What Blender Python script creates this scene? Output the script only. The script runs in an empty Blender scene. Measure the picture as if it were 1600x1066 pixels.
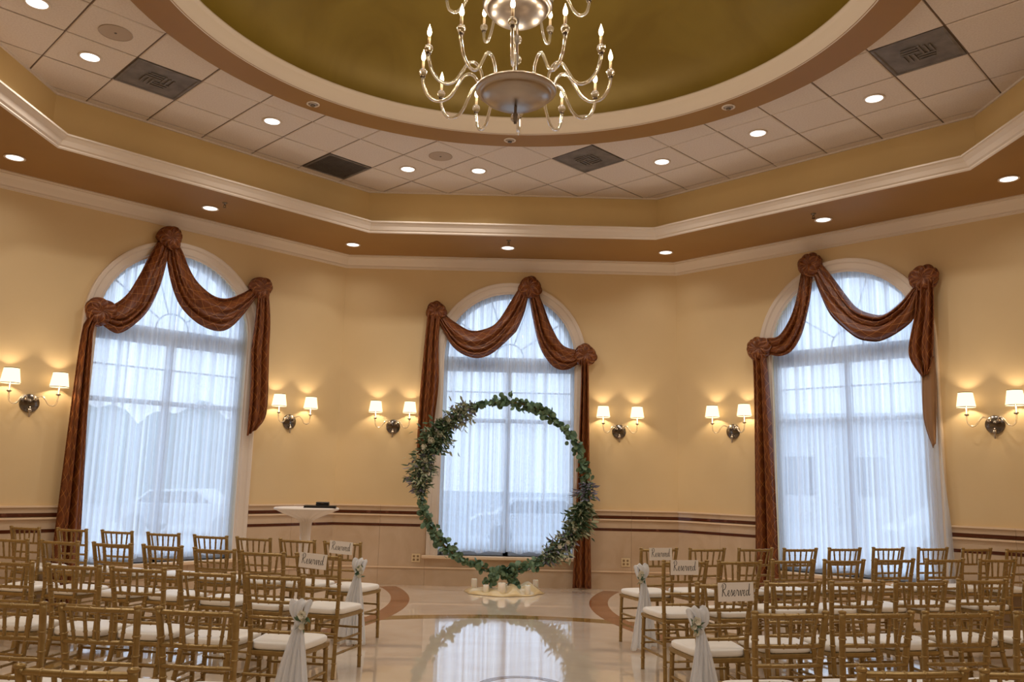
import bpy, math, random
from mathutils import Matrix, Vector
random.seed(7)
PI = math.pi
S = math.sqrt(.5)
T8 = math.tan(PI/8)
scene = bpy.context.scene
col = scene.collection

# ------------------------------------------------------------------ camera
def make_camera(loc, yaw, pitch, roll, fpx):
    cy, sy, cp, sp = math.cos(yaw), math.sin(yaw), math.cos(pitch), math.sin(pitch)
    f = Vector((sy*cp, cy*cp, sp)); r = Vector((cy, -sy, 0)); u = r.cross(f)
    c, d = math.cos(roll), math.sin(roll)
    r2 = r*c + u*d; u2 = u*c - r*d
    m = Matrix((r2, u2, -f)).transposed().to_4x4(); m.translation = Vector(loc)
    cd = bpy.data.cameras.new('camera'); cam = bpy.data.objects.new('camera', cd); col.objects.link(cam)
    cam.matrix_world = m
    cd.sensor_width = 36; cd.lens = fpx*36/1600; cd.clip_start = .05; cd.clip_end = 500
    scene.camera = cam
make_camera((-0.035, -5.8715, 1.443), 0.0055, 0.1652, 0.0223, 1292.86)

# ------------------------------------------------------------------ world + exposure
w = bpy.data.worlds.new('overcast_sky'); scene.world = w; w.use_nodes = True
bg = w.node_tree.nodes['Background']
bg.inputs['Color'].default_value = (.66, .81, 1.0, 1); bg.inputs['Strength'].default_value = 2.15
vs = scene.view_settings
vs.view_transform = 'Standard'; vs.look = 'None'; vs.exposure = 0.27; vs.gamma = 1; vs.use_curve_mapping = False
cy_ = scene.cycles; cy_.max_bounces = 7; cy_.diffuse_bounces = 4; cy_.glossy_bounces = 3; cy_.transmission_bounces = 6; cy_.transparent_max_bounces = 8; cy_.caustics_reflective = False; cy_.caustics_refractive = False
WARM = (1.0, .86, .66)
CAN_W, CAN_SOFFIT_W, SCONCE_W, BULB_W = 60, 8, 4.0, 4.0

# ------------------------------------------------------------------ dimensions (metres)
A1, A2 = 5.719, 4.4865            # apothem of the outer walls, of the inner ceiling step
Z1, ZC = 4.548, 5.14              # soffit height, tile ceiling height
YB = -9.3                         # rear wall
H1 = A1*T8
RC = (-.02, -.18)                 # centre of the round dome
R_OUT, R_IN = 3.08, 2.75
ROT = {'L': PI/4, 'C': 0., 'R': -PI/4}
NRM = {'L': Vector((-S, S, 0)), 'C': Vector((0, 1, 0)), 'R': Vector((S, S, 0))}
TAN = {'L': Vector((S, S, 0)), 'C': Vector((1, 0, 0)), 'R': Vector((S, -S, 0))}
SIDE = {'L': 'left', 'C': 'centre', 'R': 'right'}

# ------------------------------------------------------------------ materials
def lin(c): return tuple(((v/255+.055)/1.055)**2.4 if v > 10 else v/255/12.92 for v in c)
M = {}
def mat(name, rgb, rough=.5, metal=0., noise=None, bump=None, spec=.5, **kw):
    m = bpy.data.materials.new(name); m.use_nodes = True; M[name] = m
    nt = m.node_tree; b = nt.nodes['Principled BSDF']
    c = lin(rgb) + (1,)
    b.inputs['Base Color'].default_value = c
    b.inputs['Roughness'].default_value = rough; b.inputs['Metallic'].default_value = metal
    b.inputs['Specular IOR Level'].default_value = spec
    for k, v in kw.items(): b.inputs[k.replace('_', ' ')].default_value = v
    if noise or bump:
        tc = nt.nodes.new('ShaderNodeTexCoord')
    if noise:      # (scale, second colour, lo, hi, distortion)
        n = nt.nodes.new('ShaderNodeTexNoise'); n.inputs['Scale'].default_value = noise[0]
        n.inputs['Detail'].default_value = 6; n.inputs['Distortion'].default_value = noise[4] if len(noise) > 4 else 0
        r = nt.nodes.new('ShaderNodeValToRGB'); e = r.color_ramp.elements
        e[0].position = noise[2]; e[1].position = noise[3]; e[0].color = c; e[1].color = lin(noise[1]) + (1,)
        nt.links.new(tc.outputs['Object'], n.inputs['Vector']); nt.links.new(n.outputs['Fac'], r.inputs['Fac'])
        nt.links.new(r.outputs['Color'], b.inputs['Base Color'])
    if bump:       # (scale, strength)
        n2 = nt.nodes.new('ShaderNodeTexNoise'); n2.inputs['Scale'].default_value = bump[0]; n2.inputs['Detail'].default_value = 4
        bp = nt.nodes.new('ShaderNodeBump'); bp.inputs['Strength'].default_value = bump[1]; bp.inputs['Distance'].default_value = .01
        nt.links.new(tc.outputs['Object'], n2.inputs['Vector']); nt.links.new(n2.outputs['Fac'], bp.inputs['Height'])
        nt.links.new(bp.outputs['Normal'], b.inputs['Normal'])
    return m
mat('wall_paint', (224, 196, 150), .6, noise=(1.2, (219, 191, 144), .35, .7), bump=(90, .05))
mat('step_paint', (214, 184, 128), .6, noise=(1.5, (208, 178, 122), .35, .7))
mat('soffit_paint', (158, 116, 60), .55, noise=(1.5, (152, 110, 55), .35, .7))
mat('trim_white', (226, 210, 194), .6)
mat('ceiling_tile', (228, 214, 202), .85, noise=(60, (220, 205, 192), .4, .65), bump=(160, .25))
mat('tile_grid', (120, 100, 84), .7)
mat('dome_gold', (140, 117, 42), .42, .25, noise=(1.1, (124, 100, 28), .35, .7, 1.2), bump=(3, .08))
mat('marble_cream', (208, 182, 154), .16, noise=(2.2, (196, 168, 138), .35, .7, 1.5))
mat('marble_ledge', (236, 208, 176), .14)
mat('marble_red', (84, 40, 22), .14, noise=(5, (150, 96, 70), .62, .80, 2.5))
mat('floor_marble', (230, 213, 192), .05, noise=(1.3, (220, 200, 178), .35, .7, 1.8), Coat_Weight=.6, Coat_Roughness=.02)
mat('inlay_red', (138, 86, 52), .08, noise=(4, (160, 106, 70), .4, .72, 2))
mat('inlay_gold', (150, 118, 66), .08, noise=(6, (136, 104, 56), .4, .7))
mat('chair_gold', (164, 135, 82), .32, .5, noise=(30, (148, 119, 68), .35, .7))
mat('cushion_ivory', (247, 241, 232), .45, bump=(60, .08))
mat('chrome_dark', (120, 112, 104), .18, 1.)
mat('silver_brushed', (176, 164, 152), .32, 1.)
mat('rod_metal', (104, 92, 82), .3, 1.)
mat('crystal', (255, 248, 238), .03, Transmission_Weight=.86, IOR=1.45)
mat('candle_sleeve', (240, 214, 176), .5)
mat('vent_metal', (128, 120, 114), .6, .2, noise=(7, (100, 92, 86), .35, .7))
mat('vent_dark', (94, 86, 80), .7, noise=(9, (78, 70, 64), .35, .7))
mat('speaker_grille', (190, 170, 152), .8, bump=(300, .5))
mat('frame_grey', (196, 204, 214), .5)
mat('leaf_euc', (80, 110, 84), .55, noise=(14, (124, 148, 112), .4, .7))
mat('leaf_dark', (66, 92, 66), .55, noise=(14, (100, 122, 84), .4, .7))
mat('leaf_pale', (160, 168, 134), .6, noise=(14, (196, 196, 166), .4, .7))
mat('leaf_purple', (118, 116, 132), .6, noise=(14, (150, 146, 162), .4, .7))
mat('stem_brown', (92, 80, 52), .7)
mat('flower_white', (232, 226, 208), .6)
mat('wax', (246, 236, 218), .4, Subsurface_Weight=.2)
mat('gold_satin', (232, 206, 156), .28, .1)
mat('hoop_metal', (120, 100, 64), .35, .9)
mat('black_leather', (24, 22, 22), .4)
mat('linen_white', (240, 226, 212), .6)
mat('outlet_ivory', (226, 202, 160), .4)
mat('outlet_hole', (150, 120, 84), .6)
mat('card_white', (246, 238, 230), .6)
mat('ink_black', (30, 26, 26), .6)
mat('lining_tan', (150, 112, 78), .55)
mat('asphalt', (150, 156, 164), .8, noise=(.6, (178, 184, 192), .4, .7))
mat('tree_leaf', (120, 134, 130), .8, noise=(2, (140, 152, 148), .4, .7))
mat('tree_bark', (88, 80, 72), .9)
mat('car_silver', (196, 202, 210), .25, .5)
mat('car_dark', (70, 80, 96), .25, .4)
mat('car_glass', (40, 48, 58), .1)
mat('tyre', (30, 30, 32), .8)
mat('ext_wall', (188, 190, 192), .8)

def emis(name, rgb, strength):
    m = bpy.data.materials.new(name); m.use_nodes = True; M[name] = m
    nt = m.node_tree; nt.nodes.clear()
    o = nt.nodes.new('ShaderNodeOutputMaterial'); e = nt.nodes.new('ShaderNodeEmission')
    e.inputs['Color'].default_value = lin(rgb) + (1,); e.inputs['Strength'].default_value = strength
    nt.links.new(e.outputs[0], o.inputs['Surface']); return m
emis('bulb_glow', (255, 226, 180), 14)
emis('shade_glow', (255, 222, 170), 1.9)
emis('lens_glow', (255, 250, 244), 2.2)

def cloth(name, rgb, transp, transl, rough=.8):
    m = bpy.data.materials.new(name); m.use_nodes = True; M[name] = m
    nt = m.node_tree; nt.nodes.clear(); N = nt.nodes.new; L = nt.links.new
    o = N('ShaderNodeOutputMaterial'); d = N('ShaderNodeBsdfDiffuse'); t = N('ShaderNodeBsdfTranslucent'); p = N('ShaderNodeBsdfTransparent')
    c = lin(rgb) + (1,)
    d.inputs['Color'].default_value = c; t.inputs['Color'].default_value = c; p.inputs['Color'].default_value = (1, 1, 1, 1)
    a = N('ShaderNodeMixShader'); a.inputs[0].default_value = transl; L(d.outputs[0], a.inputs[1]); L(t.outputs[0], a.inputs[2])
    b = N('ShaderNodeMixShader'); b.inputs[0].default_value = transp; L(a.outputs[0], b.inputs[1]); L(p.outputs[0], b.inputs[2])
    L(b.outputs[0], o.inputs['Surface']); return m
cloth('sheer', (240, 246, 255), .15, .62)
def sheer_density():
    nt = M['sheer'].node_tree; N = nt.nodes.new; L = nt.links.new
    tc = N('ShaderNodeTexCoord'); mp = N('ShaderNodeMapping'); mp.inputs['Scale'].default_value = (20, .0, .06)
    n = N('ShaderNodeTexNoise'); n.inputs['Scale'].default_value = 1.0; n.inputs['Detail'].default_value = 3
    r = N('ShaderNodeMapRange'); r.inputs['From Min'].default_value = .35; r.inputs['From Max'].default_value = .7; r.inputs['To Min'].default_value = .04; r.inputs['To Max'].default_value = .36
    L(tc.outputs['Object'], mp.inputs[0]); L(mp.outputs[0], n.inputs['Vector']); L(n.outputs['Fac'], r.inputs['Value'])
    for x in nt.nodes:
        if x.type == 'MIX_SHADER' and any(l.from_node.type == 'BSDF_TRANSPARENT' for l in x.inputs[2].links): L(r.outputs[0], x.inputs[0])
sheer_density()
cloth('tulle', (254, 254, 255), .08, .4)

def pane_mat():
    m = bpy.data.materials.new('window_glass'); m.use_nodes = True; M['window_glass'] = m
    nt = m.node_tree; nt.nodes.clear(); N = nt.nodes.new
    o = N('ShaderNodeOutputMaterial'); g = N('ShaderNodeBsdfGlossy'); p = N('ShaderNodeBsdfTransparent'); x = N('ShaderNodeMixShader')
    g.inputs['Roughness'].default_value = .02; x.inputs[0].default_value = .06
    nt.links.new(p.outputs[0], x.inputs[1]); nt.links.new(g.outputs[0], x.inputs[2]); nt.links.new(x.outputs[0], o.inputs['Surface'])
pane_mat()

def drape_mat():
    m = mat('drape_bronze', (112, 58, 26), .42, .0, spec=.45)
    nt = m.node_tree; b = nt.nodes['Principled BSDF']; N = nt.nodes.new; L = nt.links.new
    uv = N('ShaderNodeUVMap'); sx = N('ShaderNodeSeparateXYZ'); L(uv.outputs[0], sx.inputs[0])
    def mth(op, a, bb=None):
        n = N('ShaderNodeMath'); n.operation = op
        for i, v in enumerate((a, bb)):
            if v is None: continue
            if isinstance(v, (int, float)): n.inputs[i].default_value = v
            else: L(v, n.inputs[i])
        return n.outputs[0]
    u = mth('DIVIDE', sx.outputs[0], .12); v = mth('DIVIDE', sx.outputs[1], .17)
    lines = []
    for op in ('ADD', 'SUBTRACT'):
        f = mth('FRACT', mth(op, u, v)); d = mth('ABSOLUTE', mth('SUBTRACT', f, .5)); lines.append(mth('LESS_THAN', d, .026))
    ln = mth('MAXIMUM', *lines)
    n = N('ShaderNodeTexNoise'); n.inputs['Scale'].default_value = 9; n.inputs['Detail'].default_value = 5; L(uv.outputs[0], n.inputs['Vector'])
    r = N('ShaderNodeValToRGB'); e = r.color_ramp.elements; e[0].position = .35; e[1].position = .7
    e[0].color = lin((96, 46, 17)) + (1,); e[1].color = lin((130, 70, 28)) + (1,); L(n.outputs['Fac'], r.inputs['Fac'])
    mx = N('ShaderNodeMixRGB'); L(ln, mx.inputs[0]); L(r.outputs[0], mx.inputs[1]); mx.inputs[2].default_value = lin((176, 116, 60)) + (1,)
    L(mx.outputs[0], b.inputs['Base Color'])
drape_mat()

# ------------------------------------------------------------------ mesh helpers
def obj(name, verts, faces, m, parent=None, smooth=False, uvs=None, kind=None):
    me = bpy.data.meshes.new(name); me.from_pydata([tuple(v) for v in verts], [], faces)
    if smooth: me.polygons.foreach_set('use_smooth', [True]*len(me.polygons))
    if uvs:
        ul = me.uv_layers.new(name='UVMap')
        for lp in me.loops: ul.data[lp.index].uv = uvs[lp.vertex_index]
    me.materials.append(M[m]); me.update()
    o = bpy.data.objects.new(name, me); col.objects.link(o)
    if parent is not None: o.parent = parent
    if kind: o['kind'] = kind
    return o
def inst(src, name, parent, loc=(0, 0, 0), rot=(0, 0, 0), scale=(1, 1, 1)):
    o = bpy.data.objects.new(name, src.data); col.objects.link(o); o.parent = parent
    o.location = loc; o.rotation_euler = rot; o.scale = scale; return o
def thing(name, label, cat, loc=(0, 0, 0), rotz=0., group=None):
    o = bpy.data.objects.new(name, None); col.objects.link(o); o.location = loc; o.rotation_euler = (0, 0, rotz)
    o.empty_display_size = .1
    return tag(o, label, cat, group)
def tag(o, label, cat, group=None):
    o['label'] = label; o['category'] = cat
    if group: o['group'] = group
    return o
def struct(o): o['kind'] = 'structure'; return o
def wall_loc(w, s, z, out=0.): v = NRM[w]*(A1-out) + TAN[w]*s; return (v.x, v.y, z)

class MB:
    def __init__(s): s.v = []; s.f = []; s.uv = None
    def add(s, v, f):
        o = len(s.v); s.v += [tuple(p) for p in v]; s.f += [tuple(i+o for i in q) for q in f]; return s
    def box(s, x0, x1, y0, y1, z0, z1, b=0.):
        if b > 0: return s.bevbox(x0, x1, y0, y1, z0, z1, b)
        v = [(x, y, z) for z in (z0, z1) for y in (y0, y1) for x in (x0, x1)]
        return s.add(v, [(0, 2, 3, 1), (4, 5, 7, 6), (0, 1, 5, 4), (2, 6, 7, 3), (0, 4, 6, 2), (1, 3, 7, 5)])
    def bevbox(s, x0, x1, y0, y1, z0, z1, b):
        rings = []
        for z, i in ((z0, b), (z0+b, 0), (z1-b, 0), (z1, b)):
            a = b*.0
            rings.append([(x0+i+b, y0+i, z), (x1-i-b, y0+i, z), (x1-i, y0+i+b, z), (x1-i, y1-i-b, z), (x1-i-b, y1-i, z), (x0+i+b, y1-i, z), (x0+i, y1-i-b, z), (x0+i, y0+i+b, z)])
        return s.loft(rings, True, True)
    def loft(s, rings, closed=True, caps=False):
        n = len(rings[0]); v = [p for r in rings for p in r]; f = []
        for i in range(len(rings)-1):
            for j in range(n if closed else n-1):
                k = (j+1) % n; f.append((i*n+j, i*n+k, (i+1)*n+k, (i+1)*n+j))
        if caps:
            f.append(tuple(range(n-1, -1, -1))); f.append(tuple((len(rings)-1)*n+j for j in range(n)))
        return s.add(v, f)
    def lathe(s, prof, n=24, c=(0, 0, 0), caps=False):
        rings = [[(c[0]+r*math.cos(2*PI*j/n), c[1]+r*math.sin(2*PI*j/n), c[2]+z) for j in range(n)] for r, z in prof]
        return s.loft(rings, True, caps)
    def tube(s, pts, rad, n=8, caps=True):
        P = [Vector(p) for p in pts]; R = rad if isinstance(rad, (list, tuple)) else [rad]*len(P)
        rings = []; up = None
        for i, p in enumerate(P):
            t = (P[min(i+1, len(P)-1)] - P[max(i-1, 0)]).normalized()
            if up is None: up = Vector((0, 0, 1)) if abs(t.z) < .9 else Vector((1, 0, 0))
            a = t.cross(up)
            if a.length < 1e-5: a = t.cross(Vector((0, 1, 0)))
            a.normalize(); b = a.cross(t).normalized(); up = b
            rings.append([p + (a*math.cos(2*PI*j/n) + b*math.sin(2*PI*j/n))*R[i] for j in range(n)])
        return s.loft(rings, True, caps)
    def sphere(s, c, r, n=14, m=8, sc=(1, 1, 1)):
        prof = [[(c[0]+sc[0]*r*math.sin(PI*i/m)*math.cos(2*PI*j/n), c[1]+sc[1]*r*math.sin(PI*i/m)*math.sin(2*PI*j/n), c[2]-sc[2]*r*math.cos(PI*i/m)) for j in range(n)] for i in range(1, m)]
        k = len(s.v); s.loft(prof, True, True); return s
    def build(s, name, m, parent=None, smooth=False, kind=None): return obj(name, s.v, s.f, m, parent, smooth, None, kind)

def catmull(P, n=8):
    P = [Vector(p) for p in P]; out = []
    for i in range(len(P)-1):
        a = P[max(i-1, 0)]; b = P[i]; c = P[i+1]; d = P[min(i+2, len(P)-1)]
        for k in range(n):
            t = k/n; out.append(.5*((2*b) + (c-a)*t + (2*a-5*b+4*c-d)*t*t + (3*b-a-3*c+d)*t**3))
    out.append(P[-1]); return out
def resample(P, n):
    L = [0.]
    for a, b in zip(P, P[1:]): L.append(L[-1] + (b-a).length)
    out = []; k = 0
    for i in range(n):
        d = L[-1]*i/(n-1)
        while k < len(P)-2 and L[k+1] < d: k += 1
        t = (d-L[k])/max(L[k+1]-L[k], 1e-9); out.append(P[k].lerp(P[k+1], min(t, 1)))
    return out
def spread_point(base, off): return (base[0]+off[0], base[1]+off[1])

# plan outline helpers: front half octagon + long sides + rear
def outline(a, yb=YB):
    h = a*T8
    return [(-a, yb), (-a, h), (-h, a), (h, a), (a, h), (a, yb)]
def sweep(name, a, prof, m, parent=None, yb=YB, smooth=False):
    """prof: list of (inward offset, z), mitred round the front of the octagon"""
    rows = [[(x, y, z) for x, y in outline(a-o, yb)] for o, z in prof]
    mb = MB(); mb.loft(rows, False); return mb.build(name, m, parent, smooth)

# ------------------------------------------------------------------ room shell
floor = struct(MB().box(-A1-.3, A1+.3, YB-.3, A1+.3, -.1, 0).build('floor', 'floor_marble'))
WIN_R, WIN_SP, WIN_B = .95, 3.13, .40
def wall_with_window(w):
    h = H1; ZT = Z1+.02; n = 24; d = .24
    arc = [(WIN_R*math.cos(PI-PI*i/n), WIN_SP+WIN_R*math.sin(PI-PI*i/n)) for i in range(n+1)]
    open_ = [(-WIN_R, WIN_B)] + arc + [(WIN_R, WIN_B)]
    mb = MB()
    def face(y):
        q = lambda *p: mb.add([(x, y, z) for x, z in p], [tuple(range(len(p)))])
        q((-h, 0), (-WIN_R, 0), (-WIN_R, ZT), (-h, ZT)); q((WIN_R, 0), (h, 0), (h, ZT), (WIN_R, ZT)); q((-WIN_R, 0), (WIN_R, 0), (WIN_R, WIN_B), (-WIN_R, WIN_B))
        for (x0, z0), (x1, z1) in zip(arc, arc[1:]): q((x0, z0), (x1, z1), (x1, ZT), (x0, ZT))
    face(0); face(d)
    mb.loft([[(x, 0, z) for x, z in open_], [(x, d, z) for x, z in open_]], True)
    o = mb.build('wall_'+SIDE[w], 'wall_paint'); o.location = wall_loc(w, 0, 0); o.rotation_euler = (0, 0, ROT[w]); return struct(o)
WALL = {k: wall_with_window(k) for k in 'LCR'}
struct(MB().box(-A1-.2, -A1, YB, H1+.08, 0, Z1+.02).build('wall_side_left', 'wall_paint'))
struct(MB().box(A1, A1+.2, YB, H1+.08, 0, Z1+.02).build('wall_side_right', 'wall_paint'))
struct(MB().box(-A1-.2, A1+.2, YB-.2, YB, 0, ZC+.02).build('wall_rear', 'wall_paint'))
# soffit, inner step
def soffit():
    o, i = outline(A1+.05), outline(A2)
    mb = MB(); mb.loft([[(x, y, Z1) for x, y in o], [(x, y, Z1) for x, y in i]], False)
    return struct(mb.build('ceiling_soffit', 'soffit_paint'))
soffit()
struct(sweep('ceiling_step', A2, [(0, Z1), (0, Z1+.05), (-.102, Z1+.05), (-.102, ZC+.03)], 'step_paint'))
struct(sweep('trim_1', A2, [(-.005, Z1-.002), (.0, Z1-.004), (.012, Z1+.008), (.012, Z1+.022), (.03, Z1+.034), (.055, Z1+.075), (.085, Z1+.1), (.092, Z1+.112), (.108, Z1+.114), (.110, Z1+.13), (.0, Z1+.135), (-.102, Z1+.132)], 'trim_white'))
struct(sweep('trim_2', A1, [(0, Z1-.165), (.012, Z1-.163), (.014, Z1-.15), (.02, Z1-.146), (.022, Z1-.125), (.04, Z1-.105), (.075, Z1-.06), (.10, Z1-.035), (.112, Z1-.03), (.115, Z1-.014), (.135, Z1-.012), (.137, Z1)], 'trim_white'))
struct(sweep('trim_3', A2+.102, [(0, ZC-.018), (.018, ZC-.018), (.018, ZC)], 'ceiling_tile'))

# tile ceiling: every tile its own piece, clipped at the step and at the round dome
TL = .6096
O = Vector((-.004, 3.735)); TA = Vector((S, S))*TL; TB = Vector((S, -S))*TL
def cell(a, b): return O + TA*a + TB*b
def clip(poly, n, d):          # keep n.p <= d
    out = []
    for i, p in enumerate(poly):
        q = poly[(i+1) % len(poly)]; a = n.dot(p)-d; b = n.dot(q)-d
        if a <= 0: out.append(p)
        if a*b < 0: out.append(p.lerp(q, a/(a-b)))
    return out
# backing with a round hole
ceil_poly = [Vector(p) for p in outline(A2+.12)]
def ceiling_back():
    n = 96; mb = MB(); ring = []; outer = []
    for i in range(n):
        t = 2*PI*i/n; d = Vector((math.cos(t), math.sin(t))); c = Vector(RC); ring.append(c + d*(R_OUT-.06))
        best = 1e9
        pl = ceil_poly
        for k in range(len(pl)):
            p, q = pl[k], pl[(k+1) % len(pl)]; e = q-p; den = d.x*e.y-d.y*e.x
            if abs(den) < 1e-9: continue
            r = p-c; s_ = (r.x*e.y-r.y*e.x)/den; u_ = (r.x*d.y-r.y*d.x)/den
            if s_ > 0 and -1e-6 <= u_ <= 1+1e-6: best = min(best, s_)
        outer.append(c + d*best)
    mb.loft([[(p.x, p.y, ZC+.012) for p in ring], [(p.x, p.y, ZC+.012) for p in outer]], True)
    return struct(mb.build('ceiling', 'tile_grid'))
ceiling = ceiling_back()
VENTS = {(-7, -2): 'swirl', (-3, -3): 'return', (0, 1): 'swirl', (0, 7): 'swirl'}
CANS = [(-8.5, -.5), (-7.5, -1.5), (-4.5, -1.5), (-1.5, -1.5), (-.5, -.5), (1.5, 2.5), (1.5, 4.5), (1.5, 6.5)]
a2c = A2 + .096
full_tile = None
for a in range(-20, 12):
    for b in range(-14, 22):
        if (a, b) in VENTS: continue
        g = .008
        P = [cell(a+x, b+y) for x, y in ((g/TL, g/TL), (g/TL, 1-g/TL), (1-g/TL, 1-g/TL), (1-g/TL, g/TL))]
        c = cell(a+.5, b+.5)
        if abs(c.x) > 5.2 or c.y > 5.2 or c.y < -7.3: continue
        n0 = len(P); q = P
        for nn in (Vector((0, 1)), Vector((S, S)), Vector((-S, S)), Vector((1, 0)), Vector((-1, 0))): q = clip(q, nn, a2c) if q else q
        if not q: continue
        dv = c - Vector(RC)
        if dv.length < 3.5:
            nd = dv.normalized(); q = clip(q, -nd, -(nd.dot(Vector(RC)) + 2.88))
        if len(q) < 3: continue
        area = abs(sum(q[i].x*q[(i+1) % len(q)].y - q[(i+1) % len(q)].x*q[i].y for i in range(len(q))))/2
        if area < .004: continue
        cut = area < .345
        if not cut and full_tile is not None:
            o = inst(full_tile, 'ceiling_tile', ceiling, (c.x, c.y, ZC))
        else:
            n = len(q); inn = [c + (p-c)*.97 if not cut else p for p in q]
            v = [(p.x-c.x, p.y-c.y, .0) for p in inn] + [(p.x-c.x, p.y-c.y, .006) for p in q] + [(p.x-c.x, p.y-c.y, .014) for p in q]
            sa = sum(q[i].x*q[(i+1) % n].y - q[(i+1) % n].x*q[i].y for i in range(n))
            f = [tuple(range(n))] + [(i, (i+1) % n, n+(i+1) % n, n+i) for i in range(n)] + [(n+i, n+(i+1) % n, 2*n+(i+1) % n, 2*n+i) for i in range(n)]
            o = obj('ceiling_tile', v, f, 'ceiling_tile', ceiling); o.location = (c.x, c.y, ZC)
            if not cut: full_tile = o

# round opening: brown ring, white cornice, gilded dome
def ring_lathe(name, prof, m, n=128, smooth=True):
    o = MB().lathe(prof, n, (RC[0], RC[1], 0)).build(name, m, None, smooth); return struct(o)
ring_lathe('ceiling_ring', [(R_OUT, ZC+.01), (R_OUT, ZC-.03), (R_IN-.01, ZC-.03)], 'soffit_paint', smooth=False)
ring_lathe('trim_4', [(R_IN+.01, ZC-.032), (R_IN, ZC-.034), (R_IN-.008, ZC-.02), (R_IN-.012, ZC+.0), (R_IN-.03, ZC+.03), (R_IN-.05, ZC+.09), (R_IN-.052, ZC+.11), (R_IN-.07, ZC+.115), (R_IN-.072, ZC+.135), (R_IN+.02, ZC+.14)], 'trim_white')
dome = [(2.72*math.cos(t*PI/2/24), ZC+.13+1.15*math.sin(t*PI/2/24)) for t in range(24)] + [(.002, ZC+1.28)]
ring_lathe('ceiling_dome', dome, 'dome_gold')

# ------------------------------------------------------------------ marble wainscot, casing, windows
def wbox(w, name, s0, s1, out, z0, z1, m, b=0., parent=None, y1=.0):
    return MB().box(s0, s1, -out, y1, z0, z1, b).build(name, m, parent or WALL[w])
LAYERS = [('base_slab', .035, 0, .225, 'marble_cream'), ('base_cap', .048, .225, .245, 'marble_ledge'), ('marble_panel', .016, .245, .773, 'marble_cream'), ('red_strip', .02, .773, .808, 'marble_red'), ('marble_panel', .018, .808, .912, 'marble_cream'), ('ledge', .042, .912, .933, 'marble_ledge'), ('red_strip', .024, .938, .977, 'marble_red'), ('marble_panel', .022, .977, 1.035, 'marble_cream'), ('cap', .04, 1.035, 1.055, 'marble_ledge')]
for w in 'LCR':
    for sgn in (-1, 1):
        for nm, out, z0, z1, m in LAYERS:
            e = H1 - out*T8
            cuts = [1.09, 1.72, e]
            for c0, c1 in zip(cuts, cuts[1:]):
                s0, s1 = (c0, c1) if sgn > 0 else (-c1, -c0)
                g = .0012
                wbox(w, nm, s0+(g if sgn > 0 or c1 != e else 0), s1-(g if sgn < 0 or c1 != e else 0), out, z0+.0005, z1-.0005, m)
    for s0, s1 in ((-1.09, -.36), (-.36, .37), (.37, 1.09)):
        wbox(w, 'base_slab', s0+.001, s1-.001, .035, 0, .225, 'marble_cream'); wbox(w, 'base_cap', s0+.001, s1-.001, .048, .225, .245, 'marble_ledge'); wbox(w, 'marble_panel', s0+.001, s1-.001, .016, .245, .355, 'marble_cream')
def make_window(w, i):
    o = thing('window_%d' % i, '', ''); del o['label'], o['category']; o['kind'] = 'structure'
    o.location = wall_loc(w, 0, 0); o.rotation_euler = (0, 0, ROT[w])
    MB().box(-1.13, 1.13, -.085, .24, .357, WIN_B, .008).build('window_sill', 'marble_ledge', o)
    # casing: profile swept along the arch
    prof = [(-.03, .0), (-.03, .012), (-.01, .018), (.0, .03), (.02, .034), (.07, .034), (.085, .05), (.115, .054), (.13, .05), (.132, .0)]
    path = [(-1, 0, WIN_B)] + [(-1, 0, WIN_SP)] ; n = 28
    mb = MB(); rows = []
    for k in range(-1, n+2):
        if k < 0: d, base = (-1, 0), WIN_B
        elif k > n: d, base = (1, 0), WIN_B
        else: t = PI-PI*k/n; d, base = (math.cos(t), math.sin(t)), WIN_SP
        rows.append([((WIN_R+p)*d[0], -q, base+(WIN_R+p)*d[1]) for p, q in prof])
    mb.loft(rows, False); mb.build('casing', 'trim_white', o, False)
    # frame, mullions, muntins
    y0, y1 = .12, .18
    rows = []
    for k in range(-1, n+2):
        if k < 0: d, base = (-1, 0), WIN_B
        elif k > n: d, base = (1, 0), WIN_B
        else: t = PI-PI*k/n; d, base = (math.cos(t), math.sin(t)), WIN_SP
        rows.append([((WIN_R-p)*d[0], y, base+(WIN_R-p)*d[1]) for p, y in ((0, y0), (.07, y0), (.07, y1), (0, y1))])
    mb = MB(); mb.loft(rows, True); mb.build('sash_frame', 'frame_grey', o)
    def bar(nm, x0, x1, z0, z1, yy0=.12, yy1=.18): MB().box(x0, x1, yy0, yy1, z0, z1).build(nm, 'frame_grey', o)
    bar('transom', -.9, .9, 2.945, 3.15); bar('mullion', -.035, .035, WIN_B, 2.945); bar('bottom_rail', -.9, .9, WIN_B, WIN_B+.09)
    for sg in (-1, 1):
        x0, x1 = (-.885, -.035) if sg < 0 else (.035, .885)
        bar('muntin', x0, x1, 2.643, 2.661, .135, .165); bar('meeting_rail', x0, x1, 2.22, 2.275)
        MB().box(x0, x1, .149, .153, WIN_B+.09, 2.945).build('glass_pane', 'window_glass', o)
    for t in (PI*.2, PI*.4, PI*.6, PI*.8):
        MB().tube([(.2*math.cos(t), .15, 3.15+.2*math.sin(t)), (.9*math.cos(t), .15, 3.13+.9*math.sin(t))], .010, 6).build('muntin', 'frame_grey', o)
    MB().tube([(.2*math.cos(PI*k/10), .15, 3.15+.2*math.sin(PI*k/10)) for k in range(11)], .010, 6).build('muntin', 'frame_grey', o)
    pts = [(.9*math.cos(PI*k/20), 3.14+.9*math.sin(PI*k/20)) for k in range(21)]
    obj('glass_pane', [(x, .15, z) for x, z in pts] + [(x, .154, z) for x, z in pts], [tuple(range(21)), tuple(range(41, 20, -1))], 'window_glass', o)
for i, w in enumerate('LCR'): make_window(w, i+1)

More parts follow.
